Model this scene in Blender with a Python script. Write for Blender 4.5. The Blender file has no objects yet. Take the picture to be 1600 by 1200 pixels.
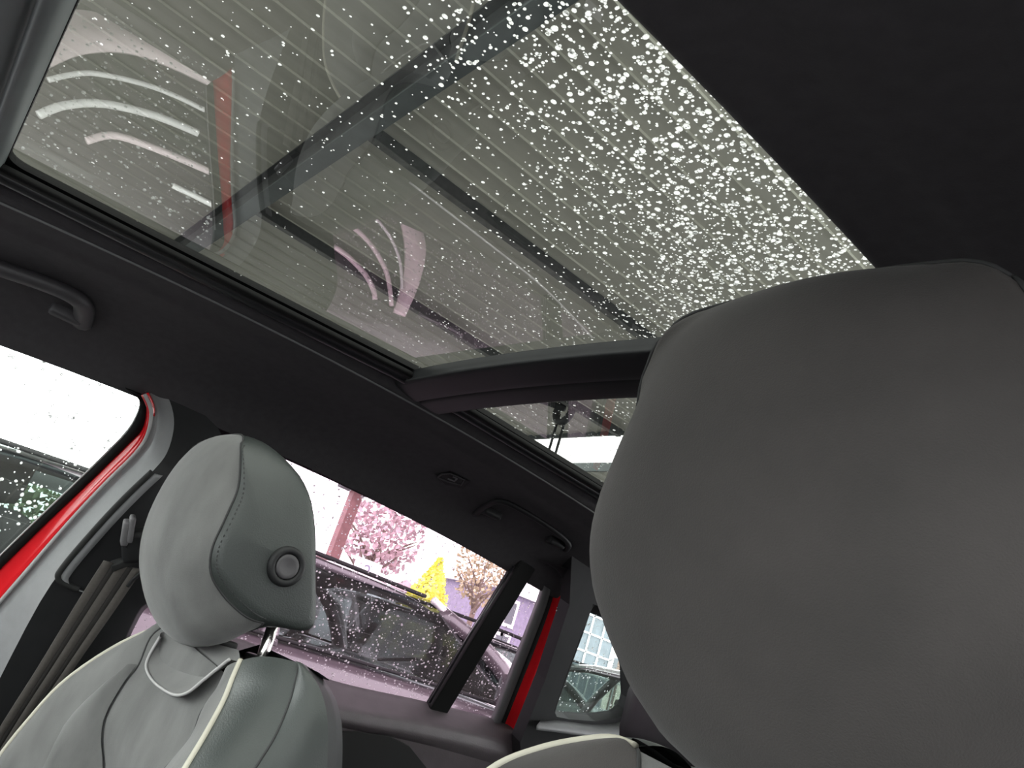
import bpy, bmesh, math, random
from mathutils import Vector, Matrix
random.seed(7)
# ---------------------------------------------------------------- camera, world, exposure
sc = bpy.context.scene
COL = sc.collection
# axes of the car (x to its right hand side when looking rearwards, y rearwards, z up) in camera terms
AX = ((0.63052919, -0.08540482, -0.7714525), (0.72018246, 0.43500954, 0.5404664), (0.28943076, -0.8963664, 0.33579327))
F = 1230.0
CP = Vector((0.57, -0.34, 1.22))
camd = bpy.data.cameras.new('camera'); cam = bpy.data.objects.new('camera', camd); COL.objects.link(cam)
R3 = Matrix([(AX[i][0], -AX[i][1], -AX[i][2]) for i in range(3)])
cam.matrix_world = Matrix.Translation(CP) @ R3.to_4x4()
camd.sensor_width = 36.0; camd.lens = 36.0*F/1600.0; camd.clip_start = 0.02; camd.clip_end = 300
sc.camera = cam
world = bpy.data.worlds.new('overcast_sky'); sc.world = world; world.use_nodes = True
bg = world.node_tree.nodes['Background']
bg.inputs[0].default_value = (0.97, 0.99, 1.0, 1); bg.inputs[1].default_value = 4.5
sc.view_settings.view_transform = 'Standard'; sc.view_settings.look = 'None'
sc.view_settings.exposure = 1.0; sc.view_settings.gamma = 1.0; sc.view_settings.use_curve_mapping = False
sc.cycles.transparent_max_bounces = 24; sc.cycles.max_bounces = 14; sc.cycles.transmission_bounces = 10
sc.cycles.glossy_bounces = 5; sc.cycles.diffuse_bounces = 5; sc.cycles.caustics_refractive = False; sc.cycles.caustics_reflective = False

# ---------------------------------------------------------------- helpers
def ray(u, v):
    d = ((u-800)/F, (v-600)/F, 1.0)
    return Vector([sum(AX[i][k]*d[k] for k in range(3)) for i in range(3)])
def onx(u, v, x): r = ray(u, v); return CP + r*((x-CP.x)/r.x)
def ony(u, v, y): r = ray(u, v); return CP + r*((y-CP.y)/r.y)
def onz(u, v, z): r = ray(u, v); return CP + r*((z-CP.z)/r.z)
WN = Vector((1, 0, -0.36)).normalized()                # inward normal of the far side glass
def onw(u, v, off=0.0, x0=-.78, k=.36):                # the leaning plane of the far side windows, off metres inboard
    r = ray(u, v); t = (x0+off+k*(CP.z-1)-CP.x)/(r.x-k*r.z); return CP + r*t
def wx(z, off=0.0): return -.78+.36*(z-1)+off
def crown(y): return -.09*(min(y, .74)-.09)**2

def nodes_of(m):
    m.use_nodes = True; nt = m.node_tree; return nt, nt.nodes, nt.links
def mat(name, col, rough=.6, metal=0.0, noise=0.0, nscale=40, bump=0.0, bscale=300, sheen=0.0, coat=0.0, spec=.5, col2=None, stretch=None):
    m = bpy.data.materials.new(name); nt, N, L = nodes_of(m); b = N['Principled BSDF']
    b.inputs['Base Color'].default_value = (*col, 1); b.inputs['Roughness'].default_value = rough
    b.inputs['Metallic'].default_value = metal; b.inputs['Specular IOR Level'].default_value = spec
    b.inputs['Sheen Weight'].default_value = sheen; b.inputs['Coat Weight'].default_value = coat
    tc = N.new('ShaderNodeTexCoord'); src = tc.outputs['Object']
    if stretch:
        mp = N.new('ShaderNodeMapping'); mp.inputs['Scale'].default_value = stretch; L.new(src, mp.inputs[0]); src = mp.outputs[0]
    if noise or col2:
        n = N.new('ShaderNodeTexNoise'); n.inputs['Scale'].default_value = nscale; n.inputs['Detail'].default_value = 5
        L.new(src, n.inputs['Vector'])
        r = N.new('ShaderNodeValToRGB'); r.color_ramp.elements[0].position = .3; r.color_ramp.elements[1].position = .7
        c1 = [max(0, c*(1-noise)) for c in col]; c2 = col2 or [min(1, c*(1+noise)) for c in col]
        r.color_ramp.elements[0].color = (*c1, 1); r.color_ramp.elements[1].color = (*c2, 1)
        L.new(n.outputs['Fac'], r.inputs[0]); L.new(r.outputs[0], b.inputs['Base Color'])
    if bump:
        n2 = N.new('ShaderNodeTexNoise'); n2.inputs['Scale'].default_value = bscale; n2.inputs['Detail'].default_value = 3
        L.new(src, n2.inputs['Vector'])
        bp = N.new('ShaderNodeBump'); bp.inputs['Strength'].default_value = bump; bp.inputs['Distance'].default_value = .001
        L.new(n2.outputs['Fac'], bp.inputs['Height']); L.new(bp.outputs[0], b.inputs['Normal'])
    return m
def pane(name, tint, base=.08, dirt=0.0):
    """window glass: tinted clear body with the Fresnel reflection of its two faces"""
    m = bpy.data.materials.new(name); nt, N, L = nodes_of(m); N.remove(N['Principled BSDF']); out = N['Material Output']
    lw = N.new('ShaderNodeLayerWeight'); lw.inputs['Blend'].default_value = .5
    p = N.new('ShaderNodeMath'); p.operation = 'POWER'; p.inputs[1].default_value = 5; L.new(lw.outputs['Facing'], p.inputs[0])
    q = N.new('ShaderNodeMath'); q.operation = 'MULTIPLY_ADD'; q.inputs[1].default_value = 1-base; q.inputs[2].default_value = base
    L.new(p.outputs[0], q.inputs[0])
    t = N.new('ShaderNodeBsdfTransparent'); t.inputs[0].default_value = (*tint, 1)
    g = N.new('ShaderNodeBsdfGlossy'); g.inputs['Roughness'].default_value = 0.0; g.inputs[0].default_value = (1, 1, 1, 1)
    mx = N.new('ShaderNodeMixShader'); L.new(q.outputs[0], mx.inputs[0]); L.new(t.outputs[0], mx.inputs[1]); L.new(g.outputs[0], mx.inputs[2])
    L.new(mx.outputs[0], out.inputs[0])
    return m
def water(name):
    m = bpy.data.materials.new(name); nt, N, L = nodes_of(m); N.remove(N['Principled BSDF']); out = N['Material Output']
    g = N.new('ShaderNodeBsdfGlass'); g.inputs['IOR'].default_value = 1.33; g.inputs['Roughness'].default_value = .0
    t = N.new('ShaderNodeBsdfTranslucent'); t.inputs[0].default_value = (1, 1, 1, 1)
    mx = N.new('ShaderNodeMixShader'); mx.inputs[0].default_value = .55; L.new(g.outputs[0], mx.inputs[1]); L.new(t.outputs[0], mx.inputs[2])
    L.new(mx.outputs[0], out.inputs[0]); return m

M = dict(
 headliner=mat('headliner_cloth', (.038, .0345, .038), .9, noise=.12, nscale=90, bump=.25, bscale=900),
 header=mat('header_plastic', (.13, .14, .145), .5, noise=.08, nscale=30),
 rubber=mat('black_rubber', (.006, .006, .006), .6, noise=.1, spec=.15),
 rail=mat('rail_plastic', (.014, .014, .016), .28, noise=.1),
 bar=mat('crossbar_plastic', (.014, .015, .016), .45, noise=.1, spec=.35),
 pillar=mat('pillar_plastic', (.155, .155, .16), .55, noise=.06, nscale=60, bump=.15, bscale=700),
 dark=mat('dark_plastic', (.012, .012, .013), .55, noise=.1, bump=.1, spec=.25),
 grip=mat('charcoal_grip', (.045, .042, .046), .5, noise=.08, bump=.1),
 gap=mat('black_gap', (.004, .004, .004), .8, noise=.1),
 red=mat('red_paint', (.62, .012, .018), .22, noise=.04, coat=.6),
 strip=mat('weather_strip', (.30, .29, .29), .5, noise=.05),
 greyseal=mat('grey_seal', (.10, .095, .10), .5, noise=.06),
 doorcard=mat('door_card', (.060, .050, .055), .55, noise=.1, bump=.25, bscale=500),
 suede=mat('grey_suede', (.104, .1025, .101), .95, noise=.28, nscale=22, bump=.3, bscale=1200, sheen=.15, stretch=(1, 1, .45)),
 suede_shade=mat('shaded_grey_suede', (.031, .0272, .026), .95, noise=.22, nscale=14, bump=.3, bscale=1200, sheen=.06),  # the grey suede again, darkened for the shade on the near seat
 leather=mat('slate_leather', (.027, .0315, .030), .45, noise=.05, nscale=50, bump=.35, bscale=650),
 cream=mat('cream_piping', (.38, .36, .30), .6, noise=.05),
 seam=mat('seam_thread', (.02, .02, .021), .8, noise=.1),
 tab=mat('grey_tab', (.14, .138, .136), .8, noise=.08, nscale=40, bump=.2, bscale=900),
 chrome=mat('chrome', (.75, .72, .70), .12, metal=1.0, noise=.02),
 beltA=mat('belt_webbing', (.055, .048, .043), .8, noise=.1, nscale=300), beltB=mat('belt_stripe', (.014, .012, .011), .8, noise=.1, nscale=300),
 roofglass=pane('sunroof_glass', (.345, .355, .325), .135), frontglass=pane('front_door_glass', (.86, .90, .86), .08),
 rearglass=pane('privacy_glass', (.57, .46, .53), .08), qglass=pane('quarter_glass', (.74, .80, .78), .08),
 water=water('rain_water'), nearglass=pane('near_dimming_glass', (.14, .13, .135), .08), neardoor=pane('near_door_glass', (.85, .87, .85), .08),
)

def put(name, me, m=None, parent=None, smooth=True, **props):
    o = bpy.data.objects.new(name, me); COL.objects.link(o)
    if m is not None and not me.materials: me.materials.append(m)
    if smooth: me.shade_smooth()
    if parent is not None: o.parent = parent
    for k, v in props.items(): o[k] = v
    return o
def empty(name, loc=(0, 0, 0), **props):
    o = bpy.data.objects.new(name, None); o.location = loc; o.empty_display_size = .05; COL.objects.link(o)
    for k, v in props.items(): o[k] = v
    return o
def attach(o, root):
    """parent a piece built in world coordinates to a root that has a location (and rotation)"""
    o.parent = root; o.matrix_parent_inverse = Matrix.Translation(root.location).inverted(); return o
def pyd(name, verts, faces):
    me = bpy.data.meshes.new(name); me.from_pydata([tuple(v) for v in verts], [], faces); me.validate(); me.update(); return me
def fixn(me):
    bm = bmesh.new(); bm.from_mesh(me); bmesh.ops.recalc_face_normals(bm, faces=bm.faces); bm.to_mesh(me); bm.free(); return me
def cr(pts, n, closed=False):
    """Catmull-Rom through pts, n samples"""
    P = [Vector(p) for p in pts]; k = len(P); out = []
    segs = k if closed else k-1
    for i in range(n):
        t = i/(n if closed else n-1)*segs; s = min(int(t), segs-1); f = t-s
        g = (lambda j: P[j % k]) if closed else (lambda j: P[max(0, min(k-1, j))])
        a, b, c, d = g(s-1), g(s), g(s+1), g(s+2)
        out.append(.5*((2*b)+(c-a)*f+(2*a-5*b+4*c-d)*f*f+(3*b-a-3*c+d)*f**3))
    return out
def grid(rows, closeu=False):
    n = len(rows[0]); V = [p for r in rows for p in r]; Fs = []
    for i in range(len(rows)-1):
        for j in range(n if closeu else n-1):
            a = i*n+j; b = i*n+(j+1) % n; Fs.append((a, b, b+n, a+n))
    return V, Fs
def loft(name, curves, m, n=24, parent=None, thick=0.0, per=1, bulge=0.0, **kw):
    """surface through a row of curves; per = extra rows between curves, bulge pushes the middle along the surface normal"""
    C = [cr(c, n) for c in curves]; rows = []
    for i in range(len(C)-1):
        for s in range(per):
            f = s/per; row = []
            for j in range(n):
                p = C[i][j].lerp(C[i+1][j], f)
                if bulge and s:
                    a = C[i+1][j]-C[i][j]; b = C[i][min(j+1, n-1)]-C[i][max(j-1, 0)]; nn = a.cross(b)
                    if nn.length > 1e-9:
                        nn.normalize(); p = p + nn*(bulge*math.sin(math.pi*f))
                row.append(p)
            rows.append(row)
    rows.append(C[-1])
    V, Fs = grid(rows); me = fixn(pyd(name, V, Fs)); o = put(name, me, m, parent, **kw)
    if thick:
        md = o.modifiers.new('solid', 'SOLIDIFY'); md.thickness = thick; md.offset = 0
    return o
def tube_mesh(name, pts, r, seg=8, n=None, closed=False, flat=1.0):
    P = cr(pts, n, closed) if n else [Vector(p) for p in pts]; k = len(P); rows = []
    up = Vector((0, 0, 1)); prev = None
    for i, p in enumerate(P):
        t = (P[(i+1) % k]-P[i-1]) if closed else (P[min(i+1, k-1)]-P[max(i-1, 0)])
        t.normalize()
        a = prev if prev is not None else (up if abs(t.z) < .9 else Vector((1, 0, 0)))
        a = a-t*a.dot(t)
        if a.length < 1e-6: a = t.orthogonal()
        a.normalize(); prev = a; b = t.cross(a); rr = r[i*len(r)//k] if isinstance(r, (list, tuple)) else r
        rows.append([p+a*(rr*flat*math.cos(2*math.pi*j/seg))+b*(rr*math.sin(2*math.pi*j/seg)) for j in range(seg)])
    if closed: rows.append(rows[0])
    V, Fs = grid(rows, True)
    if not closed:
        Fs.append(tuple(range(seg))[::-1]); Fs.append(tuple(range(len(V)-seg, len(V))))
    me = fixn(pyd(name, V, Fs)); return me
def tube(name, pts, r, m, parent=None, seg=8, n=None, closed=False, flat=1.0, **kw):
    return put(name, tube_mesh(name, pts, r, seg, n, closed, flat), m, parent, **kw)
def prism(name, pts, dirv, m, parent=None, bevel=0.0, smooth=False, **kw):
    """polygon pts extruded by dirv"""
    bm = bmesh.new(); a = [bm.verts.new(p) for p in pts]; d = Vector(dirv); b = [bm.verts.new(Vector(p)+d) for p in pts]; n = len(pts)
    bm.faces.new(a); bm.faces.new(b[::-1])
    for i in range(n): bm.faces.new((a[i], b[i], b[(i+1) % n], a[(i+1) % n]))
    bmesh.ops.recalc_face_normals(bm, faces=bm.faces)
    if bevel: bmesh.ops.bevel(bm, geom=list(bm.edges), offset=bevel, segments=2, affect='EDGES', profile=.6)
    me = bpy.data.meshes.new(name); bm.to_mesh(me); bm.free(); return put(name, me, m, parent, smooth, **kw)
def box(name, c, s, m, parent=None, bevel=0.0, rot=None, **kw):
    hx, hy, hz = [q/2 for q in s]; pts = [Vector(p) for p in ((-hx, -hy, -hz), (hx, -hy, -hz), (hx, hy, -hz), (-hx, hy, -hz))]
    d = Vector((0, 0, s[2])); c = Vector(c)
    if rot is not None: pts = [rot @ p for p in pts]; d = rot @ d
    return prism(name, [c+p for p in pts], d, m, parent, bevel, **kw)
def ribbon(name, A, B, off, m, parent=None, n=28, thick=.012, **kw):
    """band between two pixel polylines on the far window plane"""
    return loft(name, [[onw(*p, off) for p in A], [onw(*p, off) for p in B]], m, n, parent, thick=thick, **kw)
def ring(name, outer, inner, dirv, m, parent=None, **kw):
    n = len(outer); d = Vector(dirv); V = list(outer)+list(inner)+[Vector(p)+d for p in outer]+[Vector(p)+d for p in inner]; Fs = []
    for i in range(n):
        j = (i+1) % n
        Fs += [(i, j, n+j, n+i), (2*n+i, 3*n+i, 3*n+j, 2*n+j), (n+i, n+j, 3*n+j, 3*n+i), (i, 2*n+i, 2*n+j, j)]
    return put(name, fixn(pyd(name, V, Fs)), m, parent, False, **kw)
def rrect(x0, x1, y0, y1, r, z, k=6):
    out = []
    for cx, cy, a0 in ((x1-r, y1-r, 0), (x0+r, y1-r, 90), (x0+r, y0+r, 180), (x1-r, y0+r, 270)):
        for i in range(k+1):
            a = math.radians(a0+90*i/k); x = cx+r*math.cos(a); y = cy+r*math.sin(a); out.append(Vector((x, y, z(x, y) if callable(z) else z)))
    return out
# rain: low domes standing on the outer face of a pane
def dome(seg, rings, h=.55):
    V = []; Fs = []
    for i in range(rings):
        a = math.pi/2*i/rings; rr = math.cos(a)
        for j in range(seg): V.append(Vector((rr*math.cos(2*math.pi*j/seg), rr*math.sin(2*math.pi*j/seg), h*math.sin(a))))
    V.append(Vector((0, 0, h))); top = len(V)-1
    for i in range(rings-1):
        for j in range(seg):
            a = i*seg+j; b = i*seg+(j+1) % seg; Fs.append((a, b, b+seg, a+seg))
    for j in range(seg): Fs.append(((rings-1)*seg+j, (rings-1)*seg+(j+1) % seg, top))
    Fs.append(tuple(range(seg))[::-1])
    return V, Fs
DOME = dome(9, 3); DOMES = dome(7, 2)
dome_me = fixn(pyd('raindrop', *dome(14, 5)))
def rain(name, drops, nrm, parent, nbig=0):
    """drops: (point, radius). The largest nbig are objects of their own, the rest one mesh"""
    drops.sort(key=lambda d: -d[1]); q = Vector((0, 0, 1)).rotation_difference(Vector(nrm)); big, rest = drops[:nbig], drops[nbig:]
    inv = parent.matrix_world.inverted() if parent else None
    for p, r in big:
        o = put('raindrop', dome_me, M['water'], parent); o.location = p; o.rotation_mode = 'QUATERNION'; o.rotation_quaternion = q
        o.scale = (r*random.uniform(.85, 1.2), r*random.uniform(.85, 1.2), r*random.uniform(.85, 1.15))
    V = []; Fs = []; R = q.to_matrix()
    for p, r in rest:
        dv, df = DOME if r > .0011 else DOMES; b = len(V); sx, sy = random.uniform(.8, 1.25), random.uniform(.8, 1.25)
        V += [p+R @ Vector((v.x*r*sx, v.y*r*sy, v.z*r)) for v in dv]; Fs += [tuple(b+i for i in f) for f in df]
    return put(name, pyd(name, V, Fs), M['water'], parent, kind='stuff')
def S(o, label, cat=None, kind=None, group=None):
    o['label'] = label
    if cat: o['category'] = cat
    if kind: o['kind'] = kind
    if group: o['group'] = group
    return o

# ---------------------------------------------------------------- the cabin: ceiling
YS = [-.80+.05*i for i in range(45)]
def crown_glass(y): return (1.536+.04*(y+.17) if y < .12 else 1.5475-.035*(y-.12))-1.5475
def sweepy(name, prof, m, parent=None, y0=-.80, y1=1.40, n=45, crown=crown, **kw):
    rows = []
    for i in range(n):
        y = y0+(y1-y0)*i/(n-1); rows.append([Vector((x, y, z+crown(y))) for x, z in prof])
    V, Fs = grid(rows); return put(name, fixn(pyd(name, V, Fs)), m, parent, **kw)
def sm(prof, n): return [(p.x, p.y) for p in cr([(a, b, 0) for a, b in prof], n)]
HL = [(-.341, 1.550), (-.343, 1.530), (-.347, 1.5225), (-.353, 1.5195), (-.362, 1.5205), (-.395, 1.519), (-.412, 1.5135), (-.425, 1.512), (-.47, 1.508), (-.53, 1.493), (-.585, 1.467), (-.618, 1.437), (-.630, 1.428), (-.642, 1.434)]
ceiling = sweepy('ceiling', sm(HL, 50), M['headliner']); S(ceiling, 'dark cloth headliner around the glass roof', kind='structure')
HR = [(-x-.012, z) for x, z in HL]
sweepy('near_headliner', sm(HR, 50), M['headliner'], ceiling)
# front header, with stepped reveal, and overhead console edge
FH = [(-.374, 1.548), (-.377, 1.528), (-.383, 1.520), (-.388, 1.5185), (-.392, 1.5225), (-.398, 1.517), (-.412, 1.514), (-.45, 1.512), (-.55, 1.505), (-.80, 1.48)]
rows = [[Vector((x, y, z-.018)) for y, z in sm(FH, 40)] for x in [-.36+.06*i for i in range(13)]]
V, Fs = grid(rows); put('front_header', fixn(pyd('front_header', V, Fs)), M['header'], ceiling)
box('overhead_console', (-.02, -.60, 1.485), (.24, .26, .022), M['header'], ceiling, .006)
box('rear_header', (0, 1.20, 1.45), (.70, .40, .03), M['headliner'], ceiling, .004)

# glass roof ------------------------------------------------------
def zg1(x, y): return 1.536+.04*(y+.17)
def zg2(x, y): return 1.5475-.035*(y-.12)
w1 = empty('window_1', (0, 0, 0)); S(w1, 'large rain-spotted front panel of the glass roof', kind='structure')
outer = rrect(-.342, .345, -.392, .185, .03, lambda x, y: zg1(x, y)+.004); inner = rrect(-.300, .335, -.374, .168, .018, lambda x, y: zg1(x, y)+.004)
put('roof_glass', fixn(pyd('roof_glass', rrect(-.33, .345, -.39, .18, .02, zg1), [tuple(range(28))])), M['roofglass'], w1, False)
ring('frit_band', outer, inner, (0, 0, -.007), M['rubber'], w1)
w2 = empty('window_2', (0, 0, 0)); S(w2, 'rain-spotted rear panel of the glass roof behind the crossbar', kind='structure')
put('roof_glass', fixn(pyd('roof_glass', rrect(-.33, .345, .182, 1.05, .02, zg2), [tuple(range(28))])), M['roofglass'], w2, False)
ring('frit_band', rrect(-.342, .345, .185, 1.08, .02, lambda x, y: zg2(x, y)+.004), rrect(-.306, .335, .198, 1.02, .015, lambda x, y: zg2(x, y)+.004), (0, 0, -.007), M['rubber'], w2)
t1 = sweepy('trim_1', sm([(-.300, 1.541), (-.3005, 1.536), (-.305, 1.5335), (-.312, 1.534), (-.316, 1.540)], 16), M['rubber'], y0=-.38, y1=1.05, crown=crown_glass); S(t1, 'black rubber seal running along the far edge of the glass roof', kind='structure')
t2 = sweepy('trim_2', sm([(-.313, 1.544), (-.316, 1.533), (-.321, 1.5295), (-.327, 1.530), (-.331, 1.535), (-.335, 1.548), (-.344, 1.548)], 24), M['rail'], y0=-.39, y1=1.05, crown=crown_glass); S(t2, 'glossy black guide rail beside the glass roof seal', kind='structure')
def xbar(name, prof, m, parent=None):
    rows = [[Vector((x, y+.030*((x+.345)/.46)**2-.002, z-.05*x*x)) for y, z in prof] for x in [-.345+.03*i for i in range(24)]]
    V, Fs = grid(rows); return put(name, fixn(pyd(name, V, Fs)), m, parent)
t3 = xbar('trim_3', sm([(.1165, 1.549), (.118, 1.540), (.122, 1.534), (.150, 1.528), (.160, 1.5275)], 16), M['bar']); S(t3, 'black crossbar between the two glass roof panels', kind='structure')
xbar('lower_bar', sm([(.160, 1.5275), (.163, 1.5335), (.167, 1.528), (.195, 1.526), (.203, 1.531), (.206, 1.549)], 20), M['bar'], t3)

def onhl(u, v, off=0.0):
    """point where a line of sight meets the far headliner, off metres inboard of it"""
    r = ray(u, v); H = sm(HL, 50)[14:]; best = None
    for i in range(400):
        x = -.36-.26*i/399; t = (x-CP.x)/r.x; p = CP+r*t
        for (xa, za), (xb, zb) in zip(H, H[1:]):
            if xb <= x <= xa:
                z = za+(zb-za)*(x-xa)/(xb-xa)+crown(p.y)
                if p.z >= z: return p-r*(off/abs(r.x))
                break
    return CP+r*((-.60-CP.x)/r.x)
tube('lip_highlight', [(-.3515, -.78+.05*i, 1.5190+crown(-.78+.05*i)) for i in range(40)], .0014, M['pillar'], ceiling, 6)  # pale tube: the light caught along the lip is put into its colour
# grab handles, coat hook -----------------------------------------
def handle(name, pts, off_pts, r, label, mm='grip'):
    root = empty(name, pts[0]); S(root, label, 'handle', group='grab handles on the headliner')
    g = tube('grip', pts, r, M[mm], None, 10, 30, flat=.75); attach(g, root)
    for e in off_pts:
        f = box('mount', e, (.018, .040, .018), M[mm], None, .005, smooth=True); attach(f, root)
    return root
h1 = [onhl(-130, 380, .004), onhl(-40, 407, .020), onhl(60, 440, .024), onhl(112, 462, .022), onhl(131, 480, .012), onhl(128, 506, .0)]
handle('grab_handle', h1, [onhl(104, 490, .004), onhl(-90, 405, .004)], .0125, 'charcoal grab handle above the front door window')
h2 = [onhl(742, 804, .0), onhl(757, 792, .012), onhl(782, 783, .018), onhl(820, 800, .020), onhl(870, 832, .018), onhl(888, 850, .010), onhl(884, 860, .0)]
handle('grab_handle', h2, [onhl(768, 800, .003), onhl(868, 846, .003)], .006, 'charcoal grab handle above the rear door window', 'dark')
hk = empty('coat_hook', onhl(706, 750)); S(hk, 'small folding coat hook let into the headliner beside the rear handle', 'hook')
hp = [onhl(u, v, .004) for u, v in ((680, 742), (705, 737), (735, 752), (722, 764), (695, 757))]
attach(prism('bezel', hp, (-.012, 0, .004), M['dark'], None, .001), hk)
attach(tube('hook_rim', [onhl(u, v, .006) for u, v in ((684, 746), (690, 741), (704, 740), (726, 750), (720, 758), (698, 752))], .0014, M['grip'], None, 6, closed=True), hk)
attach(tube('hook_tongue', [onhl(u, v, .007) for u, v in ((700, 748), (710, 752), (714, 748), (708, 745))], .0016, M['greyseal'], None, 6), hk)

# far front door ---------------------------------------------------
door1 = empty('door_1'); S(door1, 'red front door with its wet window, at the left edge', kind='structure')
gl = [Vector((wx(z), y, z)) for y, z in ((-.95, 1.02), (-.06, 1.02), (-.06, 1.45), (-.95, 1.45))]
put('door_glass', fixn(pyd('door_glass', gl, [(0, 1, 2, 3)])), M['frontglass'], door1, False)
gA = [(196, 606), (217, 624), (214, 647), (193, 680), (133, 740), (67, 803), (0, 868), (-60, 928)]
gB = [(221, 616), (228, 634), (222, 668), (198, 694), (137, 754), (73, 815), (-3, 890), (-63, 949)]
gC = [(226, 616), (236, 642), (231, 677), (213, 707), (167, 753), (107, 817), (0, 940), (-60, 1008)]
ribbon('glass_seal', gA, gB, .008, M['rubber'], door1)
loft('door_frame', [[onw(*p, .006) for p in gB], [onw(*p, .022) for p in gC]], M['red'], 28, door1, thick=.01, per=4, bulge=.003)
tube('weather_strip', [onw(*p, .030) for p in gC], .0028, M['strip'], door1, 6, 40)
tube('glass_edge_strip', [onw(*p, .014) for p in gA[3:]], .0011, M['strip'], door1, 5, 24)

# centre pillar -----------------------------------------------------
t4 = empty('trim_4'); S(t4, 'grey centre pillar trim between the front and rear doors', kind='structure')
L0 = [(200, 592), (226, 610), (238, 640), (233, 680), (215, 709), (169, 755), (109, 819), (0, 944), (-90, 1046)]
L1 = [(235, 590), (262, 620), (272, 660), (262, 705), (238, 737), (190, 786), (130, 852), (60, 945), (-60, 1180)]
L1b = [(300, 600), (320, 640), (320, 690), (300, 730), (262, 745), (206, 796), (150, 862), (95, 970), (10, 1230)]
L2 = [(420, 690), (410, 740), (390, 785), (345, 835), (300, 870), (262, 906), (232, 938), (200, 985), (90, 1240)]
L3 = [(426, 690), (416, 740), (396, 788), (350, 838), (305, 874), (268, 910), (238, 943), (206, 989), (98, 1246)]
O1 = [.000, .006, .026, .055, .076, .085, .085, .085, .085]; O0 = [-.01, .006, .020, .026, .026, .026, .026, .026, .026]
OM = [-.008, .006, .024, .040, .042, .042, .042, .042, .042]; O2 = [-.03, -.02, .0, .03, .055, .07, .07, .07, .07]
LM = [((a[0]*.75+b[0]*.25), (a[1]*.75+b[1]*.25)) for a, b in zip(L0, L1)]
loft('pillar_edge', [[onw(*p, o) for p, o in zip(L0, O0)], [onw(*p, o) for p, o in zip(LM, OM)], [onw(*p, o) for p, o in zip(L1, O1)]], M['pillar'], 40, t4, per=4, bulge=.002)
loft('pillar_face', [[onw(*p, o) for p, o in zip(L1, O1)], [onw(*p, o-.003) for p, o in zip(L1b, O1)], [onw(*p, o) for p, o in zip(L2, O2)], [onw(*p, .0) for p in L3]], M['dark'], 40, t4, per=3)
slot = [(238, 737), (205, 768), (168, 806), (120, 860), (96, 890), (91, 901), (98, 911), (123, 921)]
tube('slot_groove', [onw(*p, .0865) for p in slot], .0042, M['gap'], t4, 8, 40)
loft('slot_lip', [[onw(u+3, v+3, .087) for u, v in slot], [onw(u+16, v+6, .087) for u, v in slot]], M['pillar'], 30, t4, thick=.003)
# seat belt
sb = empty('seat_belt', onw(200, 850, .1)); S(sb, 'dark striped seat belt hanging from its guide on the centre pillar', 'seat belt')
def obx(name, u, v, off, size, m, ang=0, bev=.004):
    c = onw(u, v, off); ex = Vector((0, 1, 0)); n = WN; ey = n.cross(ex)
    R = Matrix((ex, ey, n)).transposed() @ Matrix.Rotation(ang, 3, 'Z')
    return attach(box(name, c, size, m, None, bev, R, smooth=True), sb)
obx('guide_body', 222, 850, .115, (.050, .045, .024), M['dark'], .5, .008)
obx('guide_highlight', 196, 832, .124, (.009, .034, .016), M['chrome' if 0 else 'greyseal'], .35, .003)  # paler boxes: the glints on the black guide are put into their grey
obx('guide_highlight', 205, 826, .128, (.007, .036, .016), M['greyseal'], .35, .003)
obx('guide_slot', 206, 874, .113, (.052, .010, .016), M['gap'], .75, .002)
wl = [(162, 876), (120, 942), (60, 1041), (15, 1112), (-40, 1200)]; wr = [(222, 890), (185, 945), (122, 1035), (70, 1112), (10, 1210)]
for k, (a, b, mm) in enumerate(((0, .24, 'beltA'), (.24, .38, 'beltB'), (.38, .62, 'beltA'), (.62, .76, 'beltB'), (.76, 1, 'beltA'))):
    c1 = [onw(p[0]+(q[0]-p[0])*a, p[1]+(q[1]-p[1])*a, .118) for p, q in zip(wl, wr)]; c2 = [onw(p[0]+(q[0]-p[0])*b, p[1]+(q[1]-p[1])*b, .118) for p, q in zip(wl, wr)]
    attach(loft('webbing_stripe' if mm == 'beltB' else 'webbing', [c1, c2], M[mm], 20, None, thick=.0016 if mm == 'beltB' else .0024), sb)
attach(tube('guide_loop', [onw(*p, .118) for p in ((232, 868), (226, 888), (208, 905), (199, 916))], .003, M['dark'], None, 8, 16), sb)

# far rear door -------------------------------------------------------
door2 = empty('door_2'); S(door2, 'red rear door with privacy glass and a black upright bar', kind='structure')
gl = [Vector((wx(z), y, z)) for y, z in ((-.02, 1.04), (.62, 1.06), (.66, 1.44), (-.02, 1.45))]
put('door_glass', fixn(pyd('door_glass', gl, [(0, 1, 2, 3)])), M['rearglass'], door2, False)
gl = [Vector((wx(z), y, z)) for y, z in ((.62, 1.06), (.84, 1.06), (.80, 1.44), (.66, 1.44))]
put('fixed_glass', fixn(pyd('fixed_glass', gl, [(0, 1, 2, 3)])), M['rearglass'], door2, False)
db = [(806, 866), (831, 878), (689, 1110), (664, 1098)]
prism('divider_bar', [onw(*p, .002) for p in db], WN*.022, M['rubber'], door2, .004)
tube('divider_ridge', [onw(803, 884, .027), onw(735, 990, .027), onw(671, 1098, .027)], .0025, M['rail'], door2, 8)
rA = [(822, 888), (842, 900), (847, 914), (843, 934), (820, 995), (769, 1126), (760, 1150)]
rB = [(826, 884), (850, 898), (857, 914), (852, 940), (830, 1000), (779, 1130), (770, 1155)]
rC = [(830, 878), (858, 892), (864, 914), (859, 940), (838, 1000), (785, 1133), (776, 1158)]
rD = [(838, 874), (866, 890), (877, 918), (877, 945), (868, 975), (802, 1152), (792, 1178)]
ribbon('glass_seal', rA, rB, .010, M['greyseal'], door2, thick=.014)
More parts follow.
